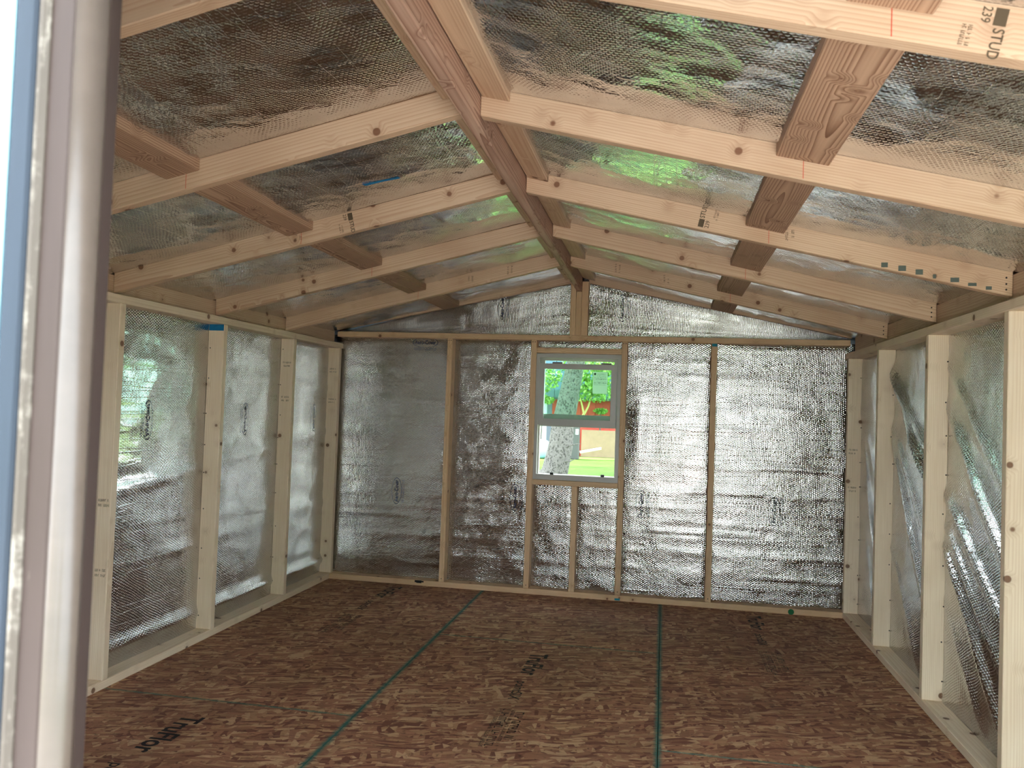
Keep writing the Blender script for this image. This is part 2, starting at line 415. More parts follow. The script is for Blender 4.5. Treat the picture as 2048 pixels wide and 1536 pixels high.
def left_fn(u, v):                      # u = -y, v = z
    d = .006 * vn(u * 2.2, v * 2.2, 1) + .004 * ridged(u * 3 + v * 2.2, v * 6 - u * 1.2, 2) + .0022 * ridged(u * 9, v * 9, 3)
    for z0, a, wd, sl in ((.125, .032, .030, 0), (.49, .006, .03, -.02), (.86, .010, .03, -.10), (1.18, .003, .012, 0), (1.42, .004, .02, .03), (.66, .004, .02, .06)):
        zz = v - z0 - sl * (u - 1.9); d = d + a * np.exp(-(zz / wd) ** 2) * (.5 + .8 * vn(u * 2.5, z0 * 9, 5))
    return d
def right_fn(u, v):
    d = .006 * vn(u * 2.0, v * 1.4, 6) + .003 * ridged(u * 4 + v * 3, v * 3 - u * 2, 7) + .0018 * ridged(u * 9, v * 9, 8)
    m = np.clip((u - .02) / .3, .35, 1)
    for (u0, v0, sl, a, wd) in ((1.673, .909, -.66, .020, .030), (1.60, .745, -.95, .022, .026), (1.65, 1.30, -.92, .016, .032), (1.66, 1.48, -.8, .010, .03),
                                (1.03, 1.25, -.75, .015, .028), (.86, 1.05, -1.3, .016, .035), (.80, .55, -1.0, .010, .03), (.05, 1.235, -2.0, .014, .03), (.2, .5, -1.6, .008, .03), (1.75, .35, -.9, .012, .025)):
        q = (v - v0 - sl * (u - u0)) / math.hypot(1, sl); d = d + m * a * np.exp(-(q / wd) ** 2) * (.45 + .9 * vn(u * 3, v * 3, 9))
    return d
LEFTF, RIGHTF = [], []
def bays(ys, first):                    # gaps between stud centres
    c = [first] + [y + T / 2 for y in ys[1:-1]] + [YF]
    return list(zip(c[:-1], c[1:]))
for a, b in bays(LY, .088):
    LEFTF.append(sheet('foil_sheet', (-D - .001, 0, 0), (0, -1, 0), (0, 0, 1), (1, 0, 0), (-a, -b), (.01, HS + .03), left_fn, FOILS, wall_left))
for a, b in bays(RY, .088):
    RIGHTF.append(sheet('foil_sheet', (W + D + .001, 0, 0), (0, -1, 0), (0, 0, 1), (-1, 0, 0), (-a, -b), (.01, HS + .03), right_fn, FOILS, wall_right))

def logo(fo, cu, cv, ang, parent_len=.19, mirror=1):
    """ellipse with lettering and two rows of small print, laid on the foil relief; ang = reading direction in (u,v)"""
    o, place = fo
    L = parent_len; ca, sa = math.cos(ang), math.sin(ang)
    def put(pts):      # pts (n,2) in logo space -> world
        x = pts[:, 0] * mirror; y = pts[:, 1]
        return place(cu + x * ca - y * sa, cv + x * sa + y * ca, .0022)
    vs_, fs = [], []
    n = 48
    for i in range(n):
        t = 2 * math.pi * i / n
        for r in (1, .955): vs_.append((L / 2 * r * math.cos(t), L * .19 * r * math.sin(t)))
    for i in range(n):
        j = (i + 1) % n; fs.append((2 * i, 2 * j, 2 * j + 1, 2 * i + 1))
    me = text_mesh('Aero-Cover', L * .20, L * .004, 'CENTER')
    k0 = len(vs_)
    for q in me.vertices: vs_.append((q.co.x * .82, q.co.y - L * .06))
    for p in me.polygons: fs.append(tuple(k0 + i for i in p.vertices))
    bpy.data.meshes.remove(me)
    for row in (-.235, -.29):
        for (a, b, c, d) in smallprint(L * .85, L * .035, rnd):
            m = len(vs_); vs_ += [(a - L * .43, c + row * L), (b - L * .43, c + row * L), (b - L * .43, d + row * L), (a - L * .43, d + row * L)]
            fs.append((m, m + 1, m + 2, m + 3))
    pw = put(np.array(vs_))
    me = bpy.data.meshes.new('printed_logo'); me.from_pydata(pw.tolist(), [], fs); me.update()
    return obj('printed_logo', me, INKB, o)
logo(LEFTF[2], 2.04, 1.146, math.pi / 2); logo(LEFTF[1], 1.127, 1.146, math.pi / 2); logo(LEFTF[0], .177, 1.15, math.pi / 2)

# ================================================================== SETTING: back wall
wall_back = boxes('wall_back', [(-.11, 1.452, .093, .108, -.16, 1.80), (2.030, 3.59, .093, .108, -.16, 1.80), (1.452, 2.030, .093, .108, -.16, .785), (1.452, 2.030, .093, .108, 1.650, 1.80),], SIDING)
tag(wall_back, 'back shed wall of pale studs over glittering bubble foil around a window', 'wall', kind='structure')
bm = bmesh.new()
g_ = [(-.11, 1.80), (3.59, 1.80), (3.59, zdeck(3.59, 'R')), (1.735, zdeck(1.735, 'R')), (-.11, zdeck(-.11, 'L'))]
for yy in (.093, .108): [bm.verts.new((x, yy, z)) for x, z in g_]
bm.verts.ensure_lookup_table()
bm.faces.new(bm.verts[:5]); bm.faces.new(list(bm.verts[5:])[::-1])
for i in range(5): j = (i + 1) % 5; bm.faces.new((bm.verts[i], bm.verts[i + 5], bm.verts[j + 5], bm.verts[j]))
bmesh.ops.recalc_face_normals(bm, faces=bm.faces)
obj('gable_siding', from_bm('gable_siding', bm), SIDING, wall_back)
BW = {}
for nm, xa, xb in (('a', .812, .850), ('kl', 1.411, 1.449), ('kr', 2.033, 2.071), ('b', 2.623, 2.661)):
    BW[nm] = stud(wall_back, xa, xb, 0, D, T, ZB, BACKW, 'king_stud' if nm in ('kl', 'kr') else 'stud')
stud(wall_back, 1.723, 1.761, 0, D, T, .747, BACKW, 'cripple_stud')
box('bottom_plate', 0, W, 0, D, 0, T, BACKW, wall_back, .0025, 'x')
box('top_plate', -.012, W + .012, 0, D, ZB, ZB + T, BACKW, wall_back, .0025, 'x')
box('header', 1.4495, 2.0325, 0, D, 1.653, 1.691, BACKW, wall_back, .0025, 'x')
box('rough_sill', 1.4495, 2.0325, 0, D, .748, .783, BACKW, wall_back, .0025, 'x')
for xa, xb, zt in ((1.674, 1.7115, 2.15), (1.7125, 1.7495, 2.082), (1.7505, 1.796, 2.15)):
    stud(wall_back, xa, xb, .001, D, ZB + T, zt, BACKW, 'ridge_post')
# gable rafters, wedge shaped above the plate
for s_, pts in (('R', ((1.797, 2.139), (3.50, 1.790))), ('L', ((1.673, 2.135), (-.02, 1.786)))):
    c = []
    for (x, zb) in pts:
        for y in (.0, .038):
            for z in (zb, max(zdeck(x, s_) - .002, zb + .012)): c.append((x, y, z))
    hexa('gable_rafter', c, (pts[1][0] - pts[0][0], 0, pts[1][1] - pts[0][1]), RAFTER, wall_back, .0015)

def back_fn(u, v):                      # u = x, v = z
    d = .004 * vn(u * 3, v * 3, 20) + .0028 * ridged(u * 2.2, v * 10, 21) + .0016 * ridged(u * 12, v * 12, 22)
    for z0, a, wd in ((.205, .004, .008), (.34, .003, .02), (.47, .004, .006), (.62, .003, .01), (.745, .006, .008), (.92, .007, .010), (.955, .004, .006), (1.165, .003, .006), (1.30, .006, .007), (1.52, .003, .008), (1.86, .005, .008), (1.93, .004, .007)):
        zz = v - z0 - .02 * (vn(u * 2.5, z0 * 31, 23) - .5); d = d + a * np.exp(-(zz / wd) ** 2) * np.clip(2.2 * vn(u * 1.7, z0 * 57, 24) - .45, 0, 1.4)
    d = d + .008 * np.exp(-((u - 1.25) / .10) ** 2 - ((v - 1.0) / .25) ** 2) + .012 * np.exp(-((u - 2.16) / .05) ** 2 - ((v - 1.12) / .22) ** 2)
    return d
def bsheet(x0, x1, z0, z1, res=.016):
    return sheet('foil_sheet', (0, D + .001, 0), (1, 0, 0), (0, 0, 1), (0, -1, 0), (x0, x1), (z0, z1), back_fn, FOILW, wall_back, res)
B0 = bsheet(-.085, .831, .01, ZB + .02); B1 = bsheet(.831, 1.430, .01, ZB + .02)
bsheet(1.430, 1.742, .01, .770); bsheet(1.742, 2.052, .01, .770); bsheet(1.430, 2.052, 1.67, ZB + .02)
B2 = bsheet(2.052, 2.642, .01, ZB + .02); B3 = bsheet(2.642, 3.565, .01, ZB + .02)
def gpoly(side):
    def f(P):
        P = P.copy(); zl = np.where(side == 'L', zdeck(P[..., 0], 'L'), zdeck(P[..., 0], 'R')) - .012
        z0 = ZB + .02; k = (P[..., 2] - z0) / (2.24 - z0); P[..., 2] = z0 + k * np.maximum(zl - z0, .004); return P
    return f
G0 = sheet('foil_sheet', (0, D + .001, 0), (1, 0, 0), (0, 0, 1), (0, -1, 0), (-.03, 1.735), (ZB + .02, 2.24), back_fn, FOILW, wall_back, .016, gpoly('L'))
G1 = sheet('foil_sheet', (0, D + .001, 0), (1, 0, 0), (0, 0, 1), (0, -1, 0), (1.735, 3.51), (ZB + .02, 2.24), back_fn, FOILW, wall_back, .016, gpoly('R'))
for fo, x in ((B0, .452), (B1, 1.318), (B2, 2.19), (B3, 3.058)): logo(fo, x, .643, math.pi / 2)
logo(B0, .625, 1.715, 0, .19)
logo(G0, 1.18, 1.975, math.pi / 2, .17); logo(G1, 2.023, 1.98, math.pi / 2, .19)

# ================================================================== SETTING: ceiling (roof)
bm = bmesh.new()
xa, xm, xb = -.35, 1.7365, 3.83
pr = [(xa, zdeck(xa, 'L')), (xm, zdeck(xm, 'R')), (xb, zdeck(xb, 'R')), (xb, zdeck(xb, 'R') + .03), (xm, zdeck(xm, 'R') + .03), (xa, zdeck(xa, 'L') + .03)]
ya, yb = YF - .35, .30
for yy in (ya, yb): [bm.verts.new((x, yy, z)) for x, z in pr]
bm.verts.ensure_lookup_table()
bm.faces.new([bm.verts[i] for i in (0, 1, 4, 5)]); bm.faces.new([bm.verts[i] for i in (1, 2, 3, 4)])
bm.faces.new([bm.verts[i + 6] for i in (5, 4, 1, 0)]); bm.faces.new([bm.verts[i + 6] for i in (4, 3, 2, 1)])
for i in range(6): j = (i + 1) % 6; bm.faces.new((bm.verts[i], bm.verts[i + 6], bm.verts[j + 6], bm.verts[j]))
bmesh.ops.recalc_face_normals(bm, faces=bm.faces)
ceiling = obj('ceiling', from_bm('ceiling', bm), DECK)
tag(ceiling, 'pitched shed roof of honey rafters under crinkled silver foil', 'ceiling', kind='structure')
# ridge beam
c = [(ridge_x(y) + s, y, z) for y in (.0005, YF) for s in (-.019, .019) for z in (2.083, 2.198)]
ridge = hexa('ridge_beam', c, (.0062, -1, 0), RIDGE, ceiling, .003)
RR, RL = [], []
for y in RAFT + [YF]:
    x0, x1 = ridge_x(y) + .0205, XR1
    c = [(x, yy, zbot(x, 'R') + dz) for x in (x0, x1) for yy in (y, y + T) for dz in (0, RT - .002)]
    RR.append(hexa('rafter', c, (1, 0, -SR), RAFTER, ceiling, .0025))
    x0, x1 = XL0, ridge_x(y) - .0205
    c = [(x, yy, zbot(x, 'L') + dz) for x in (x0, x1) for yy in (y, y + T) for dz in (0, RT - .002)]
    RL.append(hexa('rafter', c, (1, 0, SL), RAFTER, ceiling, .0025))
ends = [0.0] + RAFT + [YF]
def flat_block(name, side, x0, x1, ya, yb, th, mat):
    c = [(x, y, zdeck(x, side) - dz) for x in (x0, x1) for y in (yb, ya) for dz in (th, .003)]
    return hexa(name, c, (0, 1, 0), mat, ceiling, .002)
for i, (ya, yb) in enumerate(zip(ends[:-1], ends[1:])):
    y0, y1 = yb + T + .001, ya - .001
    ym = (y0 + y1) / 2
    jig = random.Random(i).uniform(-.006, .006)
    flat_block('bridging_block', 'R', 2.606 + jig, 2.744 + jig, y1, y0, .040, BLOCK)
    flat_block('bridging_block', 'L', .772 + jig, .884 + jig, y1, y0, .042, BLOCK)
    rx = ridge_x(ym)
    flat_block('ridge_block', 'R', rx + .0225, rx + .106, y1, y0, .034, RAFTER)
    flat_block('ridge_block', 'L', rx - .098, rx - .0225, y1, y0, .034, RAFTER)
# roof foil, one length per rafter bay and slope
def roof_fn(sd_):
    def f(u, v):                        # u = -y, v = x (horizontal run)
        d = .001 + .008 * vn(u * 2.6, v * 2.0, sd_) + .006 * ridged(u * 3.2 + v * 1.7, v * 4.5 - u * 1.3, sd_ + 1) + .0035 * ridged(u * 8 + v * 3, v * 8, sd_ + 2) + .0030 * ridged(u * 13 + v * 5, v * 10 - u * 3, sd_ + 4) + .0018 * ridged(u * 19, v * 19, sd_ + 3)
        return d * .9
    return f
def big_folds(base, folds):
    def f(u, v):
        d = base(u, v)
        for (u0, v0, du, dv, a, wd, ln) in folds:
            q = ((u - u0) * -dv + (v - v0) * du); t = ((u - u0) * du + (v - v0) * dv)
            d = d + a * np.exp(-(q / wd) ** 2 - (t / ln) ** 2)
        return d
    return f
RFOLD = {3: [(3.45, 1.98, .6, .8, .030, .03, .16), (3.40, 2.10, .2, .98, .026, .03, .2), (3.75, 2.30, .1, 1, .022, .03, .35), (3.33, 3.05, -.3, .95, .02, .03, .2)],
         4: [(4.0, 2.3, 0, 1, .035, .04, .5)], 2: [(2.75, 2.95, .35, .93, .018, .02, .25), (2.65, 3.1, .3, .95, .02, .02, .3), (2.9, 2.2, .1, 1, .014, .02, .3)]}
LFOLD = {4: [(4.3, 1.0, .3, .95, .03, .03, .3), (4.2, 1.35, .5, .85, .026, .025, .25)], 2: [(2.85, 1.35, .95, -.3, .03, .02, .12), (2.7, 1.2, .2, 1, .016, .03, .3)], 3: [(3.75, 1.2, .3, .95, .02, .02, .35), (3.9, .95, .1, 1, .02, .02, .4), (3.3, .8, .2, 1, .012, .03, .3)],
         1: [(1.9, 1.1, .2, 1, .014, .03, .3), (1.75, 1.3, .3, .95, .018, .03, .2)]}
ROOFR, ROOFL = [], []
for i, (ya, yb) in enumerate(zip(ends[:-1], ends[1:])):
    a_, b_ = (-ya + (.0 if i else -.09)), -yb - T * .0
    nR = V((-SR, 0, -1)).normalized(); nL = V((SL, 0, -1)).normalized()
    fR = big_folds(roof_fn(40 + i * 5), RFOLD.get(i, [])); fL = big_folds(roof_fn(80 + i * 5), LFOLD.get(i, []))
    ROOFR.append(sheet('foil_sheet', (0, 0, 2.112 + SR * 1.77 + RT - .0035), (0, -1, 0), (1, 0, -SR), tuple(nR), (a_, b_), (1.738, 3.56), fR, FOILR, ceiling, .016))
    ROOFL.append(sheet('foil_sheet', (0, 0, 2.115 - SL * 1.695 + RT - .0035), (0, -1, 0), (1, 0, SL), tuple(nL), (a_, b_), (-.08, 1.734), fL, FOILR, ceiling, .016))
logo(ROOFR[3], 3.725, 2.985, math.pi / 2, .24, mirror=-1)
logo(ROOFL[2], 2.82, .385, 0, .21, mirror=1)
logo(ROOFR[1], 1.2, 2.93, math.pi / 2, .24, mirror=-1)
logo(ROOFL[3], 3.43, 1.60, .6, .20)
# blue tape scrap on the left slope
def on_roof(x, y, side, below=.0): return V((x, y, zdeck(x, side) - below))
tp = [(1.20, -2.70), (1.33, -2.675), (1.335, -2.655), (1.27, -2.668), (1.205, -2.672)]
pl = ROOFL[2][1]
pw = pl(np.array([-q[1] for q in tp]), np.array([q[0] for q in tp]), .014)
me = bpy.data.meshes.new('blue_tape'); me.from_pydata(pw.tolist(), [], [tuple(range(5))]); me.update()
obj('blue_tape', me, BLUE, ROOFL[2][0])

# ================================================================== SETTING: front wall and door opening (around and behind the camera)
XJ, XO = 1.777, 3.39
YO = YF - D                              # outer face of the front framing
wall_front = boxes('wall_front', [(-.11, 1.640, YO - .02, YO - .004, -.16, 1.80), (XO + .03, 3.59, YO - .02, YO - .004, -.16, 1.80)], SIDING)
tag(wall_front, 'front shed wall with wide doorway the view looks through', 'wall', kind='structure')
bm = bmesh.new()
g_ = [(-.11, 1.80), (3.59, 1.80), (3.59, zdeck(3.59, 'R')), (1.735, zdeck(1.735, 'R')), (-.11, zdeck(-.11, 'L'))]
for yy in (YO - .02, YO - .004): [bm.verts.new((x, yy, z)) for x, z in g_]
bm.verts.ensure_lookup_table()
bm.faces.new(bm.verts[:5]); bm.faces.new(list(bm.verts[5:])[::-1])
for i in range(5): j = (i + 1) % 5; bm.faces.new((bm.verts[i], bm.verts[i + 5], bm.verts[j + 5], bm.verts[j]))
bmesh.ops.recalc_face_normals(bm, faces=bm.faces)
obj('gable_siding', from_bm('gable_siding', bm), SIDING, wall_front)
box('top_plate', 0, W, YO, YF - .001, 1.755, 1.793, STUD, wall_front, .002, 'x')
box('bottom_plate', 0, 1.70, YO, YF - .001, 0, T, STUD, wall_front, .002, 'x')
for x in (.60, 1.20, 1.66, 3.42): stud(wall_front, x, x + T, YO, YF - .001, T, 1.755)
def front_fn(u, v): return back_fn(u + 3.3, v + .4)
for x0, x1 in ((-.085, .62), (.62, 1.22), (1.22, 1.69)):
    sheet('foil_sheet', (0, YO + .001, 0), (1, 0, 0), (0, 0, 1), (0, 1, 0), (x0, x1), (.01, 1.77), front_fn, FOILW, wall_front, .03)
for s_, x0, x1 in (('L', -.03, 1.735), ('R', 1.735, 3.51)):
    sheet('foil_sheet', (0, YO + .001, 0), (1, 0, 0), (0, 0, 1), (0, 1, 0), (x0, x1), (ZB + .02, 2.24), front_fn, FOILW, wall_front, .03, gpoly(s_))

# painted door frame on the left of the opening
def worn_paint(name, base, worn, amt, rough=.35, spec=.12):
    k = NT(name); tc = k.n('ShaderNodeTexCoord')
    mp = k.n('ShaderNodeMapping'); k.l(tc.outputs['Object'], mp.inputs[0]); mp.inputs['Scale'].default_value = (9, 60, 60)
    a = k.noise(mp.outputs[0], 1.0, 5, .7); b = k.noise(tc.outputs['Object'], 55, 4, .7)
    s = k.math('ADD', k.math('MULTIPLY', a.outputs[0], .6), k.math('MULTIPLY', b.outputs[0], .4))
    m = k.math('MULTIPLY', k.math('SUBTRACT', s, 1 - amt, clamp=True), 9, clamp=True)
    soft = k.noise(mp.outputs[0], .6, 3, .6)
    c0 = k.mix(soft.outputs[0], tuple(x * .8 for x in base), tuple(min(1, x * 1.2) for x in base))
    k.l(k.mix(m, c0, worn), k.p.inputs['Base Color']); k.p.inputs['Roughness'].default_value = rough
    k.p.inputs['Specular IOR Level'].default_value = spec; k.l(k.bump(s, .3, .001), k.p.inputs['Normal'])
    return k.m
JB = worn_paint('brown_door_paint', lin(60, 49, 46), lin(110, 98, 90), .36)
JR = worn_paint('brown_stop_paint', lin(78, 67, 60), lin(124, 112, 102), .36, .30, .45)
JW = worn_paint('worn_edge_paint', lin(78, 70, 64), lin(124, 116, 108), .50)
JG = worn_paint('grey_trim_paint', lin(46, 52, 62), lin(80, 80, 84), .28)
door_1 = box('door_1', 1.700, 1.734, YF - .06, YF - .001, -.02, 1.752, JB, None, .002, 'z')
tag(door_1, 'brown painted wooden door frame close to the lens on the left', 'door frame', kind='structure')
YJ = -4.79  # left frame edges: image pixel positions slid along camera sight lines to each depth
box('jamb_board', 1.735, 1.7617, YJ - .10, YJ + .02, 0, 1.753, JB, door_1, .0015, 'z')
def half_round(name, xc, yc, r, z0, z1, mat, parent):
    bm = bmesh.new(); n = 20; lo, hi = [], []
    for i in range(n):
        a = math.pi + math.pi * i / (n - 1)
        lo.append(bm.verts.new((xc + r * math.cos(a), yc + 1.15 * r * math.sin(a), z0))); hi.append(bm.verts.new((xc + r * math.cos(a), yc + 1.15 * r * math.sin(a), z1)))
    for i in range(n):
        j = (i + 1) % n; bm.faces.new((lo[i], lo[j], hi[j], hi[i]))
    bm.faces.new(lo); bm.faces.new(hi[::-1]); bmesh.ops.recalc_face_normals(bm, faces=bm.faces)
    me = from_bm(name, bm)
    for p in me.polygons: p.use_smooth = len(p.vertices) == 4
    return obj(name, me, mat, parent)
yb_ = YJ - .09
rx0, rx1 = 1.8013, 1.8341
half_round('stop_moulding', (rx0 + rx1) / 2, yb_, (rx1 - rx0) / 2, 0, 1.753, JR, door_1)
yc_ = YJ - .11
box('casing_board', 1.7876, 1.8164, yc_, yc_ + .05, -.05, 1.79, JB, door_1, .003, 'z')
ye_ = yc_ - .006
hexa('casing_edge', [(x, y, z) for x in (1.7821, 1.7934) for y in (ye_, ye_ + .05) for z in (-.05, 1.79)], (0, 0, 1), JW, door_1, .004)
yg_ = yc_ - .004
box('outer_trim', 1.7592, 1.7806, yg_, yg_ + .05, -.05, 1.79, JG, door_1, .003, 'z')
boxes('siding_board', [(1.2, 1.7507, yg_ + .01, yg_ + .05, -.1, 1.80)], plain('pale_blue_siding', lin(116, 146, 160), .6), door_1)
box('jamb_board', XO, XO + .03, YO - .02, YF, 0, 1.753, JB, door_1, .002, 'z')
box('head_board', XJ, XO + .03, YO - .02, YF - .002, 1.722, 1.752, JB, door_1, .002, 'x')

# ================================================================== SETTING: window
VINYL = plain('white_vinyl', lin(176, 172, 166), .35, .5)
DARKP = plain('black_plastic', lin(14, 14, 16), .4)
def glass_mat(name, tint, refl):
    k = NT(name); tr = k.n('ShaderNodeBsdfTransparent'); tr.inputs[0].default_value = (*tint, 1)
    gl = k.n('ShaderNodeBsdfGlossy'); gl.inputs['Roughness'].default_value = .02; mx = k.n('ShaderNodeMixShader'); mx.inputs[0].default_value = refl
    k.l(tr.outputs[0], mx.inputs[1]); k.l(gl.outputs[0], mx.inputs[2]); k.l(mx.outputs[0], k.o.inputs[0]); return k.m
GLASS = glass_mat('green_tinted_glass', (.86, .97, .91), .04)
wx0, wx1, wz0, wz1 = 1.4505, 2.0315, .7845, 1.6515
window_1 = boxes('window_1', [(wx0, wx0 + .022, .012, .100, wz0, wz1), (wx1 - .020, wx1, .012, .100, wz0, wz1), (wx0 + .022, wx1 - .020, .012, .100, wz1 - .030, wz1), (wx0 + .022, wx1 - .020, .012, .100, wz0, wz0 + .036)], VINYL)
tag(window_1, 'white vinyl sash window with its lower sash pushed up', 'window', kind='structure')
box('track', wx0 + .022, wx0 + .032, .046, .095, wz0 + .036, wz1 - .03, VINYL, window_1, .001, 'z')
box('track', wx1 - .028, wx1 - .020, .046, .095, wz0 + .036, wz1 - .03, VINYL, window_1, .001, 'z')
def sash(name, x0, x1, z0, z1, y0, y1, st_, tr_, br_):
    o = boxes(name, [(x0, x0 + st_, y0, y1, z0, z1), (x1 - st_, x1, y0, y1, z0, z1), (x0 + st_, x1 - st_, y0, y1, z1 - tr_, z1), (x0 + st_, x1 - st_, y0, y1, z0, z0 + br_)], VINYL, window_1)
    ym = (y0 + y1) / 2
    boxes('pane', [(x0 + st_ - .004, x1 - st_ + .004, ym - .003, ym + .003, z0 + br_ - .004, z1 - tr_ + .004)], GLASS, o)
    return o
low = sash('lower_sash', 1.471, 2.003, 1.160, 1.583, .018, .044, .037, .037, .043)
upp = sash('upper_sash', 1.4845, 2.003, 1.150, 1.621, .056, .082, .020, .016, .085)
for x in (1.56, 1.895): box('sash_lock', x, x + .07, .020, .040, 1.583, 1.594, plain('grey_plastic', lin(110, 104, 98), .5), low, .002)
for x, z in ((1.568, .820), (1.915, .820)): box('tilt_latch', x, x + .024, .010, .03, z, z + .016, DARKP, window_1, .002)
# paper sticker on the upper pane
PAPER = NT('thin_paper'); PAPER.p.inputs['Base Color'].default_value = (*lin(214, 216, 208), 1)
_tl = PAPER.n('ShaderNodeBsdfTranslucent'); _tl.inputs[0].default_value = (*lin(214, 216, 208), 1); _mx = PAPER.n('ShaderNodeMixShader'); _mx.inputs[0].default_value = .55
PAPER.l(PAPER.p.outputs[0], _mx.inputs[1]); PAPER.l(_tl.outputs[0], _mx.inputs[2]); PAPER.l(_mx.outputs[0], PAPER.o.inputs[0])
pap = boxes('paper_sticker', [(1.838, 1.938, .0640, .0652, 1.385, 1.535)], PAPER.m, upp)
rows = [(.008, .020, .128, .142)]
for z, h in ((.132, .006), (.120, .005), (.108, .005), (.095, .009), (.084, .004), (.070, .009), (.060, .004)):
    rows += [(a + (.028 if z > .115 else .008), b + (.028 if z > .115 else .008), z + c_, z + d_) for a, b, c_, d_ in smallprint(.060 if z > .115 else .082, h, rnd)]
flat_bars('small_print', rows, (1.838, .0638, 1.385), (1, 0, 0), (0, 0, 1), INK, pap)

# ================================================================== marks on the lumber
def rafter_stamp(o, x, y, side, lines, small=True, flip=1, size=.024, bar=True):
    """ink stamp across the near face of a rafter, lettering running up or down the face"""
    sl = V((1, 0, -SR)).normalized() if side == 'R' else V((1, 0, SL)).normalized()
    upv = V((sl.z * -1, 0, sl.x)) if True else None
    upv = V((0, -1, 0)).cross(sl) * -1
    if upv.z < 0: upv = -upv
    zc = zbot(x, side)
    run = upv * flip; head = sl * -flip                       # reading direction and text-up
    if run.cross(head).y > 0: head = -head
    o0 = V((x, y, zc + (.010 if flip > 0 else .080)))
    for i, (s, sz) in enumerate(lines):
        p = o0 - head * (i * size * .95)
        if i == 0 and bar:
            flat_bars('grade_stamp', [(0, .030, -.003, size * .72)], p, run, head, STAMP, o)
            flat_text('grade_stamp', s, p + run * .034, run, head, sz, STAMP, o, bold=.0004, sx=.8)
        else: flat_text('grade_stamp', s, p, run, head, sz, STAMP, o, bold=.0002, sx=.85)
    if small:
        p = o0 - head * (len(lines) * size * .8) + run * .035
        flat_bars('grade_stamp', smallprint(.035, .007, rnd) + [(a, b, c_ - .010, d_ - .010) for a, b, c_, d_ in smallprint(.035, .007, rnd)], p, run, head, STAMP, o)
rafter_stamp(RR[4], 2.846, RAFT[4], 'R', (('STUD', .026), ('239', .022)), flip=-1)
rafter_stamp(RR[2], 2.445, RAFT[2], 'R', (('STUD', .026), ('239', .022)), flip=1)
rafter_stamp(RL[2], 1.03, RAFT[2], 'L', (('STUD', .024), ('239', .020)), flip=-1)
for (o, x, y, s_) in ((RR[2], 2.745, RAFT[2], 'R'), (RL[2], .80, RAFT[2], 'L'), (RR[0], 2.02, RAFT[0], 'R'), (RR[0], 2.30, RAFT[0], 'R'), (RL[0], 1.38, RAFT[0], 'L'), (RL[0], 1.14, RAFT[0], 'L')):
    for k_ in (0, 1):
        zc = zbot(x + .022 * k_, s_)
        flat_bars('grade_stamp', smallprint(.045, .010, rnd), (x + .022 * k_, y, zc + .070), (0, 0, -1), (1, 0, 0), STAMP, o)
# stamps on studs
def stud_stamp(o, x, y, z):
    for k_ in range(2):
        flat_bars('grade_stamp', smallprint(.05, .011, rnd), (x, y, z - .022 * k_), (1, 0, 0), (0, 0, 1), STAMP, o)
for o, x, y, z in ((LST[1], -.07, LY[1], 1.50), (LST[1], -.07, LY[1], 1.28), (LST[0], -.07, LY[0], 1.50), (LST[0], -.07, LY[0], 1.28), (LST[3], -.06, LY[3], .80), (LST[3], -.06, LY[3], .50),
                   (RST[0], W + .012, RY[0], 1.07), (RST[0], W + .012, RY[0], .83)): stud_stamp(o, x, y, z)
# red pencil lines where the bridging meets the rafters
def pencil(o, x, y, side, h=(.0, .062)):
    s = .0008; z = zbot(x, side)
    flat_bars('pencil_line', [(x - s, x + s, z + h[0], z + h[1])], (0, y, 0), (1, 0, 0), (0, 0, 1), RED, o)
for i in range(5):
    pencil(RR[i], 2.675 + .006 * (i % 3), RAFT[i], 'R', (.003, .052 if i < 4 else .088))
    pencil(RL[i], .83 + .005 * (i % 2), RAFT[i], 'L', (.003, .05))
# blue paint, teal and green marks
box('paint_mark', -D + .002, -.002, LY[2] - .0008, LY[2] + .01, HS - .034, HS - .001, BLUE, LST[2], 0)
box('paint_mark', 2.625, 2.659, -.0008, .005, ZB - .02, ZB - .001, TEAL, BW['b'], 0)
bm = bmesh.new(); bmesh.ops.create_circle(bm, cap_ends=True, radius=.019, segments=14)
me = from_bm('paint_mark', bm); me.transform(Matrix.Translation((3.165, -.0008, .017)) @ Matrix.Rotation(math.pi / 2, 4, 'X')); obj('paint_mark', me, GREEN, [c_ for c_ in wall_back.children if c_.name.startswith('bottom_plate')][0])
bp = [c_ for c_ in wall_back.children if c_.name.startswith('bottom_plate')][0]
flat_bars('paint_mark', [(.640, .655, .022, .036), (.652, .690, .018, .037), (.688, .705, .024, .034)], (0, 0, 0), (1, 0, 0), (0, 0, 1), INK, bp)
flat_bars('paint_mark', [(2.035, 2.07, .004, .018)], (0, 0, 0), (1, 0, 0), (0, 0, 1), TEAL, bp)
rB = random.Random(5)
fs_ = []
for k_ in range(7):
    x = 3.08 + k_ * .058; z = zbot(x, 'R'); fs_.append((x, x + rB.uniform(.01, .03), z + .004, z + rB.uniform(.014, .024)))
flat_bars('paint_mark', fs_, (0, RAFT[2], 0), (1, 0, 0), (0, 0, 1), plain('blue_stain', lin(84, 92, 84), .8), RR[2])
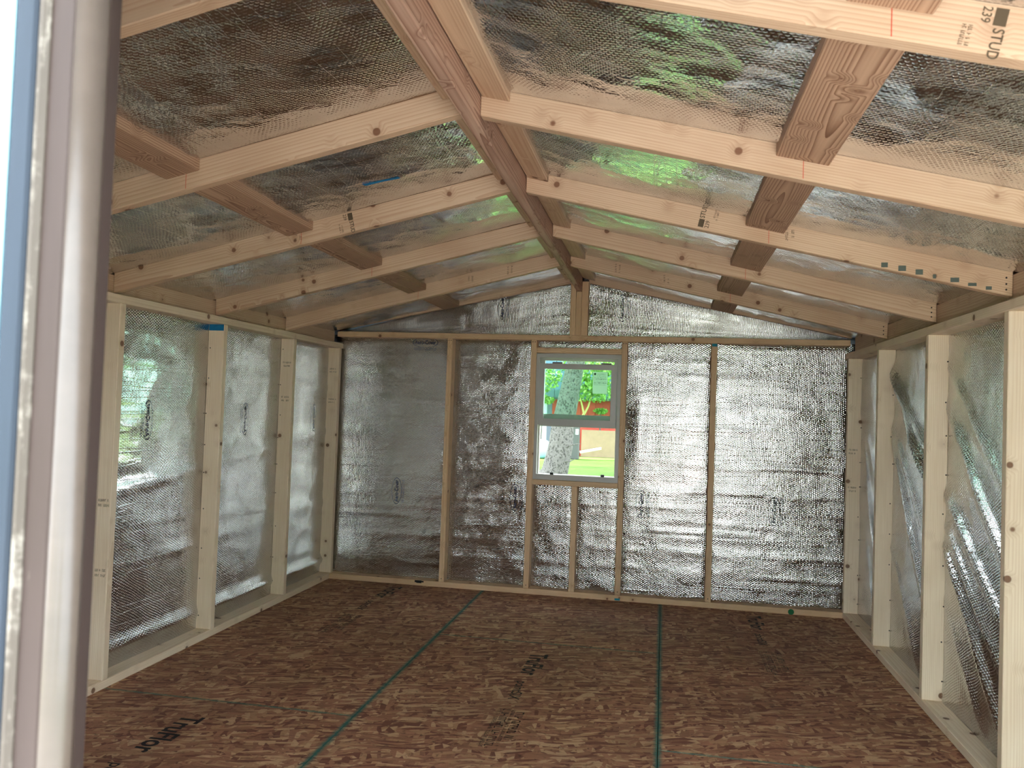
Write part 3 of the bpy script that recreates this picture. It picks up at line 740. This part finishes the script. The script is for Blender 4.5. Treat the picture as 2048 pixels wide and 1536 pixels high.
# nail heads
bm = bmesh.new(); bmesh.ops.create_circle(bm, cap_ends=True, radius=.0035, segments=8)
nail = from_bm('nail_head', bm); nail.transform(Matrix.Rotation(math.pi / 2, 4, 'X')); nail.materials.append(NAIL)
def nail_at(o, x, y, z):
    n_ = bpy.data.objects.new('nail_head', nail); COL.objects.link(n_); n_.parent = o; n_.matrix_parent_inverse = o.matrix_world.inverted()
    n_.matrix_world = Matrix.Translation((x, y - .0006, z))
bpy.context.view_layer.update()
for i in range(4):
    for dz in (.02, .04, .062): nail_at(RR[i], XR1 - .022, RAFT[i], zbot(XR1 - .022, 'R') + dz)
for nm, x in (('kl', 1.43), ('kr', 2.052), ('a', .831), ('b', 2.642)):
    nail_at(BW[nm], x - .008, 0, ZB - .012); nail_at(BW[nm], x + .008, 0, ZB - .012); nail_at(BW[nm], x, 0, .06)
for o, yy, sgn in [(LST[i], LY[i], 0) for i in range(1, 4)] + [(RST[i], RY[i], 1) for i in range(0, 4)]:
    for k_ in range(9):
        z = .12 + k_ * .18 + rB.uniform(-.03, .03); x = (W + .078) if sgn else -.078
        nail_at(o, x + rB.uniform(-.006, .006), yy, z)

# ================================================================== OUTSIDE
GZ = -.18
def grass_mat():
    k = NT('lawn_grass'); tc = k.n('ShaderNodeTexCoord')
    a = k.noise(tc.outputs['Object'], 1.2, 5, .65); b = k.noise(tc.outputs['Object'], 40, 3, .7)
    c = k.mix(a.outputs[0], lin(78, 106, 46), lin(108, 136, 68)); c = k.mix(k.math('MULTIPLY', b.outputs[0], .4), c, lin(60, 86, 36))
    k.l(c, k.p.inputs['Base Color']); k.p.inputs['Roughness'].default_value = .9; k.p.inputs['Specular IOR Level'].default_value = .1
    k.l(k.bump(b.outputs[0], .8, .04), k.p.inputs['Normal']); return k.m
bm = bmesh.new(); n = 60
vsg = [[bm.verts.new((-60 + 120 * i / n, -60 + 120 * j / n, GZ + .09 * max(0, min(1, (-60 + 120 * j / n - 3) / 10)))) for j in range(n + 1)] for i in range(n + 1)]
for i in range(n):
    for j in range(n): bm.faces.new((vsg[i][j], vsg[i + 1][j], vsg[i + 1][j + 1], vsg[i][j + 1]))
ground = obj('ground', from_bm('ground', bm), grass_mat())
tag(ground, 'bright green back lawn seen through the window', 'lawn', kind='structure')

q = hexa('bounce_yard', [(x, y, z) for x in (-5, 10) for y in (-16, -5.15) for z in (GZ - .1, GZ + .012)], (1, 0, 0), plain('bounce_gravel', lin(160, 158, 155), .9, noise=.2, nscale=30), None, 0)  # unseen yard, added so pale ground bounces neutral light onto the ceiling
tag(q, 'unseen gravel yard added to bounce light through the doorway', 'gravel', kind='structure')
def bark_mat():
    k = NT('spotted_bark'); tc = k.n('ShaderNodeTexCoord')
    mp = k.n('ShaderNodeMapping'); k.l(tc.outputs['Object'], mp.inputs[0]); mp.inputs['Scale'].default_value = (1, 1, .6)
    v = k.voro(mp.outputs[0], 46); a = k.noise(tc.outputs['Object'], 22, 4, .75)
    sp = k.math('LESS_THAN', k.math('ADD', v.outputs['Distance'], k.math('MULTIPLY', a.outputs[0], .9)), .80)
    c = k.mix(a.outputs[0], lin(50, 46, 44), lin(116, 110, 106)); c = k.mix(k.math('MULTIPLY', sp, .8), c, lin(34, 29, 27))
    k.l(c, k.p.inputs['Base Color']); k.p.inputs['Roughness'].default_value = .9; k.l(k.bump(a.outputs[0], 1, .03), k.p.inputs['Normal']); return k.m
BARK = bark_mat()
LEAF = plain('spring_leaves', lin(128, 158, 78), .6, noise=.35, nscale=9)
LEAFD = plain('deep_green_leaves', lin(60, 104, 52), .6, noise=.35, nscale=9)
def tube(bm, pts, rad, seg=14, jit=0, rs=None):
    rings = []
    for i, (p, r) in enumerate(zip(pts, rad)):
        p = V(p); d = (V(pts[min(i + 1, len(pts) - 1)]) - V(pts[max(i - 1, 0)])).normalized()
        a = d.cross(V((.3, 1, .1))).normalized(); b = d.cross(a)
        rings.append([bm.verts.new(p + (a * math.cos(2 * math.pi * k / seg) + b * math.sin(2 * math.pi * k / seg)) * r * (1 + (rs.uniform(-jit, jit) if rs else 0))) for k in range(seg)])
    for r0, r1 in zip(rings[:-1], rings[1:]):
        for k in range(seg): bm.faces.new((r0[k], r0[(k + 1) % seg], r1[(k + 1) % seg], r1[k]))
    bm.faces.new(rings[0][::-1]); bm.faces.new(rings[-1])
def crown(name, blobs, nleaf, size, mat, parent, seed):
    rs = np.random.RandomState(seed); vs_, fs = [], []
    for (cx, cy, cz, rx, ry, rz) in blobs:
        n_ = int(nleaf)
        d = rs.normal(size=(n_, 3)); d /= np.linalg.norm(d, axis=1)[:, None]; d *= (rs.rand(n_, 1) ** .4)
        for q in d * np.array([rx, ry, rz]) + np.array([cx, cy, cz]):
            a = rs.normal(size=3); a /= np.linalg.norm(a); b = np.cross(a, rs.normal(size=3)); b /= np.linalg.norm(b)
            s = size * rs.uniform(.6, 1.3); m = len(vs_)
            vs_ += [q - a * s, q + b * s * .5, q + a * s, q - b * s * .5]; fs.append((m, m + 1, m + 2, m + 3))
    me = bpy.data.meshes.new(name); me.from_pydata([tuple(map(float, q)) for q in vs_], [], fs); me.update()
    o = obj(name, me, mat, parent); o['kind'] = 'stuff'; return o
def empty(name, loc):
    o = bpy.data.objects.new(name, None); COL.objects.link(o); o.location = loc; return o
rs_ = random.Random(9)
# the big leaning trunk by the window
tree = empty('leaning_tree', (.62, 4.5, GZ)); tag(tree, 'grey spotted tree trunk leaning across the window view', 'tree')
bm = bmesh.new()
tube(bm, [(.10, 0, -.1), (.13, 0, .15), (.30, 0, .55), (.395, 0, .66), (.455, 0, 1.0), (.485, 0, 1.28), (.60, 0, 1.96), (.74, 0, 2.7), (.95, 0, 3.6)], [.34, .26, .185, .165, .150, .140, .112, .105, .10], 24, .035, rs_)
me = from_bm('trunk', bm); me.shade_smooth(); obj('trunk', me, BARK, tree)
bm = bmesh.new()
tube(bm, [(.9, 0, 3.4), (1.5, .2, 4.4), (2.0, .4, 5.4)], [.09, .06, .03], 10); tube(bm, [(.9, 0, 3.4), (.5, 2, 4.8), (-.6, 5.5, 6.2), (-1.5, 9.5, 7)], [.10, .09, .06, .03], 10)
obj('branch', from_bm('branch', bm), BARK, tree)
bm = bmesh.new(); tube(bm, [(.50, -.1, .98), (.62, -.15, 1.03), (.72, -.16, 1.05)], [.012, .008, .004], 6); tube(bm, [(.48, -.1, .82), (.60, -.14, .83), (.66, -.15, .86)], [.010, .008, .004], 6)
obj('twig', from_bm('twig', bm), BARK, tree)
crown('foliage', [(1.5, 1.0, 5.9, 3.2, 3.0, .9), (-2.6, 1.5, 6.2, 3.0, 3.4, 1.0), (3.6, 4.6, 6.6, 3.4, 3.4, 1.1), (-1.0, 6.0, 6.8, 3.6, 3.6, 1.2), (-4.6, 6.4, 6.6, 3.0, 3.4, 1.1), (1.6, 10.2, 7.2, 3.6, 3.2, 1.2), (-3.0, 10.6, 7.2, 3.4, 3.2, 1.2)], 1100, .26, LEAF, tree, 1)  # unseen crown, added wide to block sky light over the back yard
# red outbuilding with slate blue shingle roof
GB = GZ + .09
house = empty('red_outbuilding', (0, 19, GB)); tag(house, 'low red outbuilding with slate blue shingle roof beyond the lawn', 'building')
REDW = plain('red_paint', lin(184, 72, 60), .7, noise=.15, nscale=6); SLATE = plain('slate_shingle', lin(96, 116, 132), .8, noise=.12)
o = boxes('wall', [(-6, 5, 19.0, 23, GB, 1.70)], REDW); o.parent = house; o.matrix_parent_inverse = Matrix.Translation((0, -19, -GB))
def hpart(name, lst, mat):
    q = boxes(name, lst, mat, house); q.matrix_parent_inverse = Matrix.Translation((0, -19, -GB)); return q
for k_ in range(14):
    x = -1.9 + k_ * .22; hpart('board', [(x, x + .205, 18.975, 19.0, GB, 1.62)], REDW)
hpart('eave_trim', [(-6.2, 5.2, 18.72, 18.80, 1.60, 1.70)], plain('dark_trim', lin(86, 92, 96), .6))
for k_ in range(9):                       # shingle courses rising to the back
    y = 18.70 + k_ * .38; z = 1.66 + k_ * .22
    for j in range(9):
        x = -2.6 + j * .42 + (k_ % 2) * .2; hpart('shingle', [(x, x + .405, y, y + .42, z, z + .235)], SLATE)
hpart('roof_end', [(-6.2, -2.6, 18.8, 22.2, 1.68, 2.4)], SLATE); hpart('roof_end', [(1.3, 5.2, 18.8, 22.2, 1.68, 2.4)], SLATE)
d_ = hpart('door', [(-1.42, -1.15, 18.93, 18.98, GB, 1.50)], plain('pale_door', lin(196, 210, 212), .5))
hpart('post', [(-1.11, -.97, 18.5, 18.64, GB, 1.62)], plain('grey_post', lin(92, 96, 112), .7))
hpart('window_ledge', [(-6, -1.2, 18.9, 18.97, .95, 1.0)], plain('red_ledge', lin(150, 40, 52), .6))
# things leaning on and standing before it
q = hexa('plywood_sheet', [(x, y + z * .1, z) for x in (-.08, 1.10) for y in (18.72, 18.74) for z in (GB, .715)], (1, 0, 0), plain('bare_plywood', lin(138, 120, 96), .8, noise=.2, nscale=5), None, .003)
tag(q, 'tan plywood sheet leaning on the red outbuilding', 'plywood')
bm = bmesh.new(); tube(bm, [(-.06, 18.3, .06), (.56, 18.3, .20)], [.035, .035], 12)
q = obj('drain_pipe', from_bm('drain_pipe', bm), plain('white_pipe', lin(232, 232, 230), .4)); tag(q, 'white pipe lying against the plywood sheet', 'pipe')
q = hexa('utility_cabinet', [(x, y, z) for x in (-.30, .005) for y in (17.2, 17.48) for z in (GB, .896)], (0, 0, 1), plain('cabinet_grey', lin(78, 80, 78), .6), None, .02)
tag(q, 'grey utility cabinet standing just right of the leaning trunk', 'cabinet')
boxes('meter_panel', [(-.094, -.008, 17.19, 17.20, .61, .76)], plain('meter_white', lin(214, 226, 228), .5), q).matrix_parent_inverse = q.matrix_world.inverted()
bm = bmesh.new(); bmesh.ops.create_uvsphere(bm, u_segments=24, v_segments=14, radius=.27); me = from_bm('garden_ball', bm); me.shade_smooth()
q = obj('garden_ball', me, plain('pale_blue_vinyl', lin(150, 200, 216), .4)); q.location = (-.98, 16.9, GB + .27); tag(q, 'pale blue ball on the lawn left of the trunk', 'ball')
lamp = empty('garden_lamp', (-1.24, 15.9, GB)); tag(lamp, 'thin white garden lamp on the lawn near the blue ball', 'lamp')
bm = bmesh.new(); tube(bm, [(0, 0, 0), (0, 0, .55)], [.012, .012], 8); obj('stake', from_bm('stake', bm), VINYL, lamp)
bm = bmesh.new(); tube(bm, [(0, 0, .52), (0, 0, .56), (0, 0, .60)], [.05, .08, .02], 12); obj('lamp_head', from_bm('lamp_head', bm), VINYL, lamp)
st_ = empty('young_tree', (-.13, 17.75, GB)); tag(st_, 'young forked tree with bright leaves before the red wall', 'tree')
bm = bmesh.new(); tube(bm, [(0, 0, 0), (.02, 0, .85), (.20, 0, 1.3), (.08, 0, 1.75)], [.05, .04, .03, .02], 8); tube(bm, [(.12, 0, 1.1), (.32, 0, 1.5), (.40, 0, 1.8)], [.035, .025, .02], 8)
obj('trunk', from_bm('trunk', bm), plain('yellow_bark', lin(190, 176, 110), .8), st_)
crown('foliage', [(.10, 0, 2.2, .55, .45, .55), (.55, 0, 2.0, .45, .45, .40), (.25, 0, 2.75, .8, .5, .6), (.85, 0, 2.6, .5, .45, .5)], 480, .065, LEAF, st_, 2)
hd = empty('clipped_hedge', (.46, 18.87, GB)); tag(hd, 'small bright green clipped shrub before the red wall', 'shrub')
crown('foliage', [(0, 0, 1.38, .22, .05, .09)], 420, .035, LEAF, hd, 3)
bm = bmesh.new(); tube(bm, [(0, 0, 0), (0, 0, 1.3)], [.03, .02], 8); obj('stem', from_bm('stem', bm), BARK, hd)
vn_ = empty('vine_shrub', (-1.15, 17.5, GB)); tag(vn_, 'loose light green shrub in front of the shingle roof', 'shrub')
crown('foliage', [(-.15, 0, 1.95, .35, .3, .25), (.25, 0, 2.3, .35, .3, .35), (.1, 0, 1.65, .3, .3, .12)], 260, .06, LEAF, vn_, 4)
bm = bmesh.new(); tube(bm, [(0, 0, 0), (.05, 0, 1.0), (-.1, 0, 2.0)], [.03, .02, .01], 8); obj('stem', from_bm('stem', bm), BARK, vn_)
# trees behind the outbuilding close the view off above its roof
for k_, (x, y, h, mt, lb) in enumerate(((-5, 27, 8, LEAFD, 'dark green tree behind the outbuilding, leftmost'), (-1, 29, 9, LEAF, 'light green tree behind the shingle roof'), (3.5, 27, 8, LEAF, 'yellow green tree behind the outbuilding, right of the trunk'), (8, 28, 9, LEAFD, 'dark green tree behind the outbuilding, rightmost'))):
    t_ = empty('garden_tree', (x, y, GB)); tag(t_, lb, 'tree', 'trees behind the outbuilding')
    bm = bmesh.new(); tube(bm, [(0, 0, 0), (.1, 0, h * .4), (0, 0, h * .8)], [.25, .18, .06], 10); obj('trunk', from_bm('trunk', bm), BARK, t_)
    crown('foliage', [(0, 0, h * .35, 2.4, 1.6, 2.0), (.6, 0, h * .7, 2.2, 1.6, 2.0)], 1600, .22, mt, t_, 10 + k_)
# unseen yard trees, added to cut low sky and green the foil's reflections
for k_, (x, y, h, lb) in enumerate(((-5.5, -19, 9, 'unseen tree added left of the doorway, glinting green in the foil'), (2.2, -23, 10, 'unseen tree added facing the doorway, glinting green in the foil'), (10.5, -19, 9, 'unseen tree added right of the doorway, glinting green in the foil'))):
    t_ = empty('added_yard_tree', (x, y, GZ)); tag(t_, lb, 'tree', 'unseen trees added in the front yard')
    bm = bmesh.new(); tube(bm, [(0, 0, 0), (.1, 0, h * .4), (0, 0, h * .8)], [.25, .18, .06], 10); obj('trunk', from_bm('trunk', bm), BARK, t_)
    crown('foliage', [(0, 0, h * .38, 2.6, 2.0, 2.2), (.5, 0, h * .7, 2.3, 1.8, 2.2)], 1100, .24, LEAF, t_, 30 + k_)
